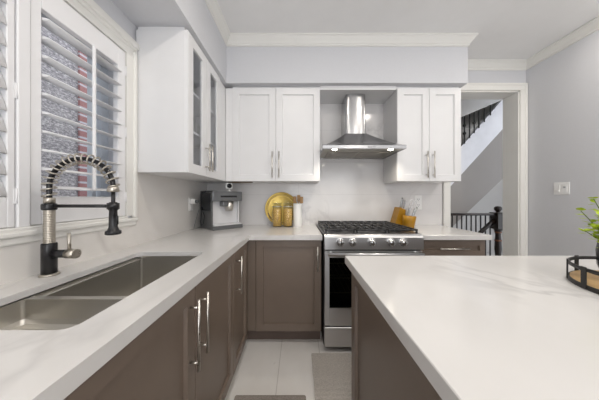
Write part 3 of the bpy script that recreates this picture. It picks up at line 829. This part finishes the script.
# small white camera on the machine
t = thing('security_camera', 'small white cube camera on top of the coffee machine', 'camera', (-.69, 2.06, CT+.3635), .3)
Mc = Matrix.Translation((-.69, 2.06, CT+.3635)) @ Matrix.Rotation(.25, 4, 'Z') @ Matrix.Scale(1.15, 4)
m = MB(); m.lathe([(0, 0), (.018, 0), (.018, .004), (.006, .008), (.006, .022), (0, .022)], n=16, M=Mc); obj('stand', m, plastic_white, t)
m = MB(); m.box(-.026, -.022, .022, .026, .024, .072, .007, M=Mc, seg=2); cb = obj('housing', m, plastic_white, t)
m = MB(); m.cyl((0.004, -.0215, .047), (0.004, -.026, .047), .020, n=24, M=Mc); obj('lens', m, plain('lens_black', (.01, .01, .012, 1), .6, spec=.1), cb)

# ------------------------------------------------------------------ outlets, plug, switch
def plate(name, label, cat, M, wd, ht, sockets):
    t = thing(name, label, cat, tuple(M.translation))
    m = MB(); m.box(-wd/2, -.006, -ht/2, wd/2, 0, ht/2, .003, M=M, seg=2); obj('cover_plate', m, plastic_white, t)
    for (x, z, a, b, mat) in sockets:
        m = MB(); m.box(x-a, -.009, z-b, x+a, -.005, z+b, .001, M=M); obj('insert', m, plastic_white if mat is None else mat, t)
    return t
slotm = plastic_grey
xo = (414+421.5)/2
M = Matrix.Translation(((418-298.5)/89.7, YB-.011, 1.213-(202.5-198)/89.7))
t = plate('wall_outlet', 'white duplex outlet on the backsplash right of the knife blocks', 'outlet', M, .082, .155, [(0, .032, .022, .026, None), (0, -.032, .022, .026, None)])
for z in (.032, -.032):
    m = MB()
    for x in (-.008, .008): m.box(x-.0018, -.0105, z-.002, x+.0018, -.0085, z+.012, M=M)
    m.box(-.003, -.0105, z-.014, .003, -.0085, z-.009, M=M); obj('slots', m, mblack, t)
M = Matrix.Translation((XL+.011, 1.955, 1.155)) @ Matrix.Rotation(PI/2, 4, 'Z')
plate('wall_outlet', 'white outlet on the left backsplash by the coffee machine', 'outlet', M, .078, .12, [(0, .028, .018, .022, None), (0, -.028, .018, .022, None)])
t = thing('power_plug', 'grey and white plug adapter in the left backsplash outlet', 'plug', (XL+.02, 1.955, 1.17))
m = MB(); m.box(XL+.0205, 1.93, 1.158, XL+.06, 1.98, 1.205, .006, seg=2); obj('adapter', m, plastic_white, t)
m = MB(); m.cyl((XL+.06, 1.955, 1.18), (XL+.085, 1.955, 1.18), .016, .010, n=16); m.tube([(XL+.083, 1.955, 1.18), (XL+.095, 1.958, 1.165), (XL+.085, 1.965, 1.10), (XL+.05, 1.975, 1.0), (XL+.03, 1.98, .925)], .003, 8); obj('plug_cord', m, anthracite, t)
M = Matrix.Translation((XR, 2.005, 1.305)) @ Matrix.Rotation(-PI/2, 4, 'Z')
t = plate('light_switch', 'white double light switch plate on the grey right wall', 'switch', M, .122, .118, [(-.028, 0, .018, .034, None), (.028, 0, .018, .034, None)])
m = MB(); m.box(-.043, -.012, -.030, -.014, -.008, -.010, .001, M=M); obj('rocker', m, plastic_white, t)
m = MB(); m.box(.020, -.014, .004, .036, -.008, .018, .001, M=M); obj('dimmer', m, plastic_grey, t, label='grey dimmer slide')

# ------------------------------------------------------------------ gold tray leaning on the backsplash, jars, crock
R = .180; tilt = math.radians(9)
MT = Matrix.Translation((-.186, 2.242, CT+.005)) @ Matrix.Rotation(-tilt, 4, 'X') @ Matrix.Translation((0, 0, R)) @ Matrix.Rotation(PI/2, 4, 'X')
m = MB(); m.lathe([(0, 0), (.138, 0), (.146, .006), (.152, .002), (.158, .009), (.174, .013), (.180, .015), (.180, .011), (.158, .004), (.152, -.002), (.142, -.004), (0, -.004)], n=56, M=MT)
o = obj('round_tray', m, gold, None, 'round gold metal tray leaning against the backsplash', 'tray', loc=(-.17, 2.25, CT))
o.data.materials.append(plain('tray_groove', srgb(84, 58, 20), .5))
for p_ in o.data.polygons:
    rr = ((p_.center[0]+.016)**2 + (p_.center[2]-.18)**2)**.5
    if .1455 < rr < .1535: p_.material_index = 1
def jar(x, y, label):
    t = thing('storage_jar', label, 'jar', (x, y, CT), group='glass jars in front of the gold tray')
    m = MB(); m.lathe([(0, 0), (.049, 0), (.050, .006), (.050, .20), (.046, .212), (.046, .245), (.043, .245), (.043, .21), (.047, .2), (.047, .006), (0, .006)], (x, y, CT), 32)
    obj('glass_body', m, clear_glass, t)
    m = MB(); m.lathe([(0, .008), (.0455, .008), (.0455, .185), (.03, .192), (0, .194)], (x, y, CT), 28); obj('pasta_fill', m, pasta, t, label='golden dried pasta')
    m = MB(); m.lathe([(0, .236), (.049, .236), (.050, .240), (.050, .262), (.044, .272), (.0, .276)], (x, y, CT), 32); obj('lid', m, clear_glass, t)
    m = MB(); m.lathe([(.0465, .205), (.051, .206), (.051, .212), (.0465, .213), (.0465, .205)], (x, y, CT), 32); obj('clip_band', m, nickel, t)
    return t
j = jar(-.222, 2.155, 'left jar of dried pasta in front of the gold tray')
dup(j, (-.111, 2.155, CT), 'right jar of dried pasta, beside the tall white crock')
t = obj('utensil_crock', MB().lathe([(0, 0), (.045, 0), (.046, .004), (.046, .240), (.042, .242), (.042, .02), (0, .02)], (-.010, 2.165, CT), 32), ceramic, None, 'tall white ceramic crock beside the pasta jars', 'crock', loc=(-.010, 2.165, CT))
for i, (dx, dy, lean, hh) in enumerate(((-.014, 0, -.06, .315), (.006, .008, .03, .33), (.016, -.006, .10, .312))):
    m = MB(); x, y = -.010+dx, 2.165+dy; zt = CT+hh
    m.tube([(x, y, CT+.03), (x+lean*.1, y, CT+.2), (x+lean*.22, y, zt-.06)], .005, 8)
    Mx = Matrix.Translation((x+lean*.25, y, zt-.035)) @ Matrix.Scale(.55, 4, (0, 1, 0))
    m.box(-.017, -.006, -.035, .017, .006, .035, .006, M=Mx, seg=2)
    obj('wooden_utensil', m, wood_brown, None, ['wooden spatula at the left of the white crock', 'tallest wooden spatula in the middle of the white crock', 'wooden spatula at the right of the white crock'][i], 'utensil', 'wooden utensils in the white crock')

# ------------------------------------------------------------------ knife block and holder right of the range
kb = Matrix.Translation((1.012, 2.15, CT+.001)) @ Matrix.Rotation(math.radians(14), 4, 'Y')
t = thing('knife_block', 'tall slanted bamboo knife block right of the range', 'knife block', (1.012, 2.15, CT))
m = MB(); m.prism([(-.045, -.0108), (.045, .0116), (.045, .185), (-.035, .20)], lambda u, v, tt: tuple(kb @ Vector((u, tt, v))), -.06, .06)
obj('block', m, wood_gold, t)
def knife(M, L, label, mat=mblack, grp='knives standing in the blocks'):
    t = thing('knife', label, 'knife', tuple(M.translation), group=grp)
    m = MB(); m.tube([(0, 0, -.0), (0, 0, .02), (0, 0, L*.8), (0, 0, L)], [.007, .0085, .0085, .010], 10, M=M); obj('handle', m, mat, t)
    m = MB(); m.cyl((0, 0, L), (0, 0, L+.006), .010, n=12, M=M); m.cyl((0, 0, -.006), (0, 0, .002), .0085, n=12, M=M); obj('end_cap', m, inox, t)
for i, (u, y) in enumerate(((.018, -.025), (.020, .03), (-.006, 0))):
    knife(kb @ Matrix.Translation((u, y, .196)), .085+.012*i, ['steel capped knife at the front of the tall bamboo block', 'steel capped knife at the rear of the tall bamboo block', 'longest knife on the left of the tall bamboo block'][i], steel('knife_handle', (.4, .4, .4, 1), .3, (4, 4, 4), .05))
kb2 = Matrix.Translation((1.065, 2.01, CT+.001)) @ Matrix.Rotation(math.radians(6), 4, 'Y')
t = thing('knife_block', 'short round bamboo utensil holder beside the tall knife block', 'knife block', (1.065, 2.01, CT))
m = MB(); m.lathe([(0, .0065), (.050, .0065), (.056, .08), (.060, .125), (.053, .125), (.05, .03), (0, .03)], n=32, M=kb2); obj('holder', m, wood_gold, t)
for i, (u, y, tl, L) in enumerate(((-.030, 0, -3, .10), (-.008, .02, 5, .12), (.012, -.015, 12, .11), (.030, .01, 18, .13))):
    Mk = kb2 @ Matrix.Translation((u, y, .09)) @ Matrix.Rotation(math.radians(tl), 4, 'Y')
    lb = ['leftmost steel handled knife in the short bamboo holder', 'second knife from the left in the short bamboo holder', 'third knife from the left in the short bamboo holder', 'rightmost tall knife in the short bamboo holder'][i]
    knife(Mk, L, lb, steel('knife_handle_b', (.42, .42, .42, 1), .3, (4, 4, 4), .05))
t = thing('scissors', 'kitchen scissors with looped handles above the short bamboo holder', 'scissors', (1.065, 2.03, CT+.10))
Ms = kb2 @ Matrix.Translation((.0, .03, .12)) @ Matrix.Rotation(math.radians(16), 4, 'Y')
for s_ in (-1, 1):
    m = MB(); P = [(s_*.004, 0, -.05), (s_*.004, 0, .10)]
    for i in range(13):
        a = -PI/2 + 2*PI*i/12; P.append((s_*(.018+.015*math.cos(a)), 0, .135+.028*math.sin(a)))
    m.tube(P, .0035, 8, M=Ms); obj('blade_handle', m, inox, t)

# ------------------------------------------------------------------ round tray with vase on the island
tc = (1.130, .610); TR = .205
t = thing('serving_tray', 'round black metal tray with wooden base on the island', 'tray', (tc[0], tc[1], CT))
m = MB(); m.lathe([(0, .004), (TR-.004, .004), (TR-.004, .016), (0, .016)], (*tc, CT), 64); obj('wood_base', m, wood_light, t, label='pale wooden base')
def band(z0, z1):
    m = MB(); m.lathe([(TR-.003, z0), (TR+.001, z0), (TR+.001, z1), (TR-.003, z1), (TR-.003, z0)], (*tc, CT), 72); return m
obj('lower_band', band(0, .015), iron, t); obj('upper_band', band(.058, .070), iron, t)
for i in range(12):
    a = 2*PI*(i+.35)/12
    Mp = Matrix.Translation((tc[0]+(TR+.0015)*math.cos(a), tc[1]+(TR+.0015)*math.sin(a), CT)) @ Matrix.Rotation(a, 4, 'Z')
    m = MB(); m.box(-.002, -.009, .001, .002, .009, .073, .001, M=Mp); obj('upright', m, iron, t)
vx, vy = 1.130, .72
obj('vase', MB().lathe([(0, 0), (.036, 0), (.045, .01), (.054, .04), (.056, .09), (.052, .12), (.047, .15), (.048, .158), (.044, .158), (.043, .14), (.048, .10), (0, .02)], (vx, vy, CT+.017), 36), vase_dark, None,
    'dark glazed vase standing on the round tray', 'vase', loc=(vx, vy, CT+.017))
t = thing('leafy_branches', 'bright green leafy branches standing in the dark vase', 'plant', (vx, vy, CT+.10))
rnd = random.Random(3)
stems = [(-.105, .02, .14), (-.095, -.02, .165), (-.08, .05, .18), (-.09, .0, .125), (-.07, .0, .17), (.0, .03, .22), (.08, .03, .20), (-.075, .02, .225)]
for (dx, dy, hh) in stems:
    m = MB(); P = []
    for i in range(8):
        u = i/7; P.append(Vector((vx+dx*u**1.4*1.0, vy+dy*u**1.4, CT+.05+(hh+.02)*u - (.03*u*u if abs(dx) > .1 else 0))))
    m.tube(P, [.0025-.0012*i/7 for i in range(8)], 6); st = obj('stem', m, stem_green, t)
    m = MB()
    for i in range(3, 8):
        for s_ in range(6):
            p = P[i] if s_ % 2 else P[i].lerp(P[i-1], .5)
            a = rnd.uniform(0, 2*PI); el = rnd.uniform(-.2, .8); L = rnd.uniform(.018, .028); wd = L*.38
            d = Vector((math.cos(a)*math.cos(el), math.sin(a)*math.cos(el), math.sin(el))); sd = d.cross(Vector((0, 0, 1))).normalized(); nn = sd.cross(d)
            b0 = p + d*.003
            pts = [b0, b0+d*L*.35+sd*wd, b0+d*L*.7+sd*wd*.9, b0+d*L, b0+d*L*.7-sd*wd*.9, b0+d*L*.35-sd*wd]
            vs = [m.bm.verts.new(q) for q in pts]; c1 = m.bm.verts.new(b0+d*L*.5-nn*.002)
            for k in range(6): m.bm.faces.new([vs[k], vs[(k+1) % 6], c1])
    obj('leaves', m, leaf_green, st, normals=False)

# ------------------------------------------------------------------ rugs
def rug(x0, y0, x1, y1, mat, label):
    m = MB(); m.slab(rrect(x0, y0, x1, y1, .01), [], .001, .011)
    obj('rug', m, mat, None, label, 'rug', loc=((x0+x1)/2, (y0+y1)/2, 0))
rug(.100, .98, .90, 1.605, rug_grey, 'grey woven mat on the floor in front of the range')
rug(-.385, .25, .045, 1.262, rug_dark, 'brown grey woven mat on the floor in front of the sink cabinet')

# ------------------------------------------------------------------ hall and staircase beyond the doorway
struct('wall_hall_back', MB().box(1.2, 4.55, 0, 5.2, 4.65, ZC), hall_paint)
struct('wall_hall_left', MB().box(1.10, YB+.17, 0, 1.2, 4.55, ZC), hall_paint)
struct('wall_hall_right', MB().box(5.1, YB+.17, 0, 5.2, 4.55, ZC), hall_paint)
# sloping ceiling over the flight
m = MB(); m.prism([(1.2, 1.89), (3.0, 2.66), (3.2, 2.73), (1.2, 2.73)], lambda u, v, tt: (u, tt, v), 2.95, 3.10)
struct('ceiling_hall', m, hall_paint)
SY = 3.2
def zline(x, dz=0): return 1.584 + 1.10*(x-2.524) + dz
m = MB()     # stringer board
m.prism([(1.9, zline(1.9)), (3.35, zline(3.35)), (3.35, zline(3.35)+.47), (1.9, zline(1.9)+.40)], lambda u, v, tt: (u, tt, v), SY, SY+.05)
t = thing('staircase', 'white sided staircase rising to the right beyond the doorway', 'staircase', (2.5, SY, 0))
obj('stringer', m, plain('stringer_white', srgb(226, 226, 230), .5), t)
m = MB()     # underside slab of the flight
A = [(1.9, SY+.05, zline(1.9)+.005), (3.6, SY+.05, zline(3.6)+.005), (3.6+.2, 4.5, zline(3.6)-.65), (1.9+.2, 4.5, zline(1.9)-.65)]
vs = [m.bm.verts.new(p) for p in A] + [m.bm.verts.new((p[0], p[1], p[2]+.30)) for p in A]
for f_ in ((0, 1, 2, 3), (4, 5, 6, 7), (0, 1, 5, 4), (1, 2, 6, 5), (2, 3, 7, 6), (3, 0, 4, 7)): m.bm.faces.new([vs[i] for i in f_])
obj('underside', m, hall_paint, t)
RLY = SY-.016
t = thing('stair_railing', 'black iron railing climbing the upper flight of stairs', 'railing', (2.6, RLY, 1.9))
for i, px in enumerate((464.5, 469.6, 474.2, 478.9, 484.3, 490.4)):
    x = (px-298.5)*(RLY)/207; zb = zline(x)+.43
    zt = min(2.7, zb+.55)
    m = MB(); m.cyl((x, RLY, zb), (x, RLY, zt), .009, n=8)
    if i in (0, 2): m.lathe([(.004, -.03), (.02, -.012), (.024, 0), (.02, .012), (.004, .03)], (x, RLY, zb+.16), 10)
    if i == 0: m.lathe([(.004, -.03), (.02, -.012), (.024, 0), (.02, .012), (.004, .03)], (x, RLY, zb+.28), 10)
    obj('baluster', m, iron, t)

RY = 2.90
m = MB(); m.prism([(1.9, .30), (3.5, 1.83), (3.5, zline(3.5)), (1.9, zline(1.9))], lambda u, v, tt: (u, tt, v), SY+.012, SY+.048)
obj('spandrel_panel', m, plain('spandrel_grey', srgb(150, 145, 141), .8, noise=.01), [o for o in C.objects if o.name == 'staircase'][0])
t = thing('newel_railing', 'low black railing with turned newel post in front of the stairs', 'railing', (2.5, RY, 0))
m = MB(); m.box(1.95, RY-.028, .968, 2.75, RY+.028, 1.002, .006); obj('handrail', m, newel_black, t)
x = 2.02
while x < 2.72:
    m = MB(); m.cyl((x, RY, 0), (x, RY, .97), .0085, n=8); obj('baluster', m, iron, t); x += .0665
nx = 2.795
m = MB(); m.box(nx-.06, RY-.06, .78, nx+.06, RY+.06, 1.0, .006); m.box(nx-.066, RY-.066, 1.0, nx+.066, RY+.066, 1.012, .003); m.box(nx-.05, RY-.05, 0, nx+.05, RY+.05, .35, .004)
m.lathe([(.05, .35), (.028, .37), (.030, .39), (.040, .50), (.036, .60), (.030, .70), (.034, .71), (.030, .72), (.045, .765), (.05, .78)], (nx, RY, 0), 20)
m.lathe([(.03, 1.012), (.02, 1.02), (.03, 1.03), (.045, 1.055), (.043, 1.08), (.03, 1.095), (0, 1.10)], (nx, RY, 0), 20)
nw = obj('newel_post', m, newel_black, t)
m = MB(); m.box(nx+.062, RY-.055, .79, nx+.066, RY+.055, .99); m.box(nx+.012, RY-.064, .79, nx+.055, RY-.060, .99); obj('stained_side', m, newel_wood, nw, label='reddish brown wooden side')
for z in (.62, .735):
    m = MB(); m.lathe([(.034, z-.012), (.041, z-.006), (.041, z+.006), (.034, z+.012)], (nx, RY, 0), 20); obj('ring', m, newel_wood, nw, label='brown turned ring')
m = MB(); m.tube([(nx-.06, RY, .90), (nx-.15, RY-.0, .82), (nx-.34, RY, .64)], .026, 10); obj('descending_handrail', m, newel_black, t)

# ------------------------------------------------------------------ ceiling pot lights, all out of view, most added to light the room
t0 = None
for i, (x, y) in enumerate(POTS):
    if t0 is None:
        t0 = thing('ceiling_light', 'unseen round white recessed ceiling light', 'ceiling light', (x, y, ZC), group='recessed ceiling lights')
        m = MB(); m.lathe([(.050, -.002), (.055, -.006), (.070, -.005), (.074, -.0005), (.05, -.0005)], (x, y, ZC), 32); obj('trim_ring', m, ceramic, t0)
        m = MB(); m.lathe([(0, -.003), (.05, -.003), (.05, -.001), (0, -.001)], (x, y, ZC), 32); obj('lens', m, lens_warm, t0)
    else: dup(t0, (x, y, ZC))
    a = area('ceiling_light_beam', (x, y, ZC-.01), (0, 0, 0), .12, .12, POT_POWER, (1, .93, .84), None, 'DISK')
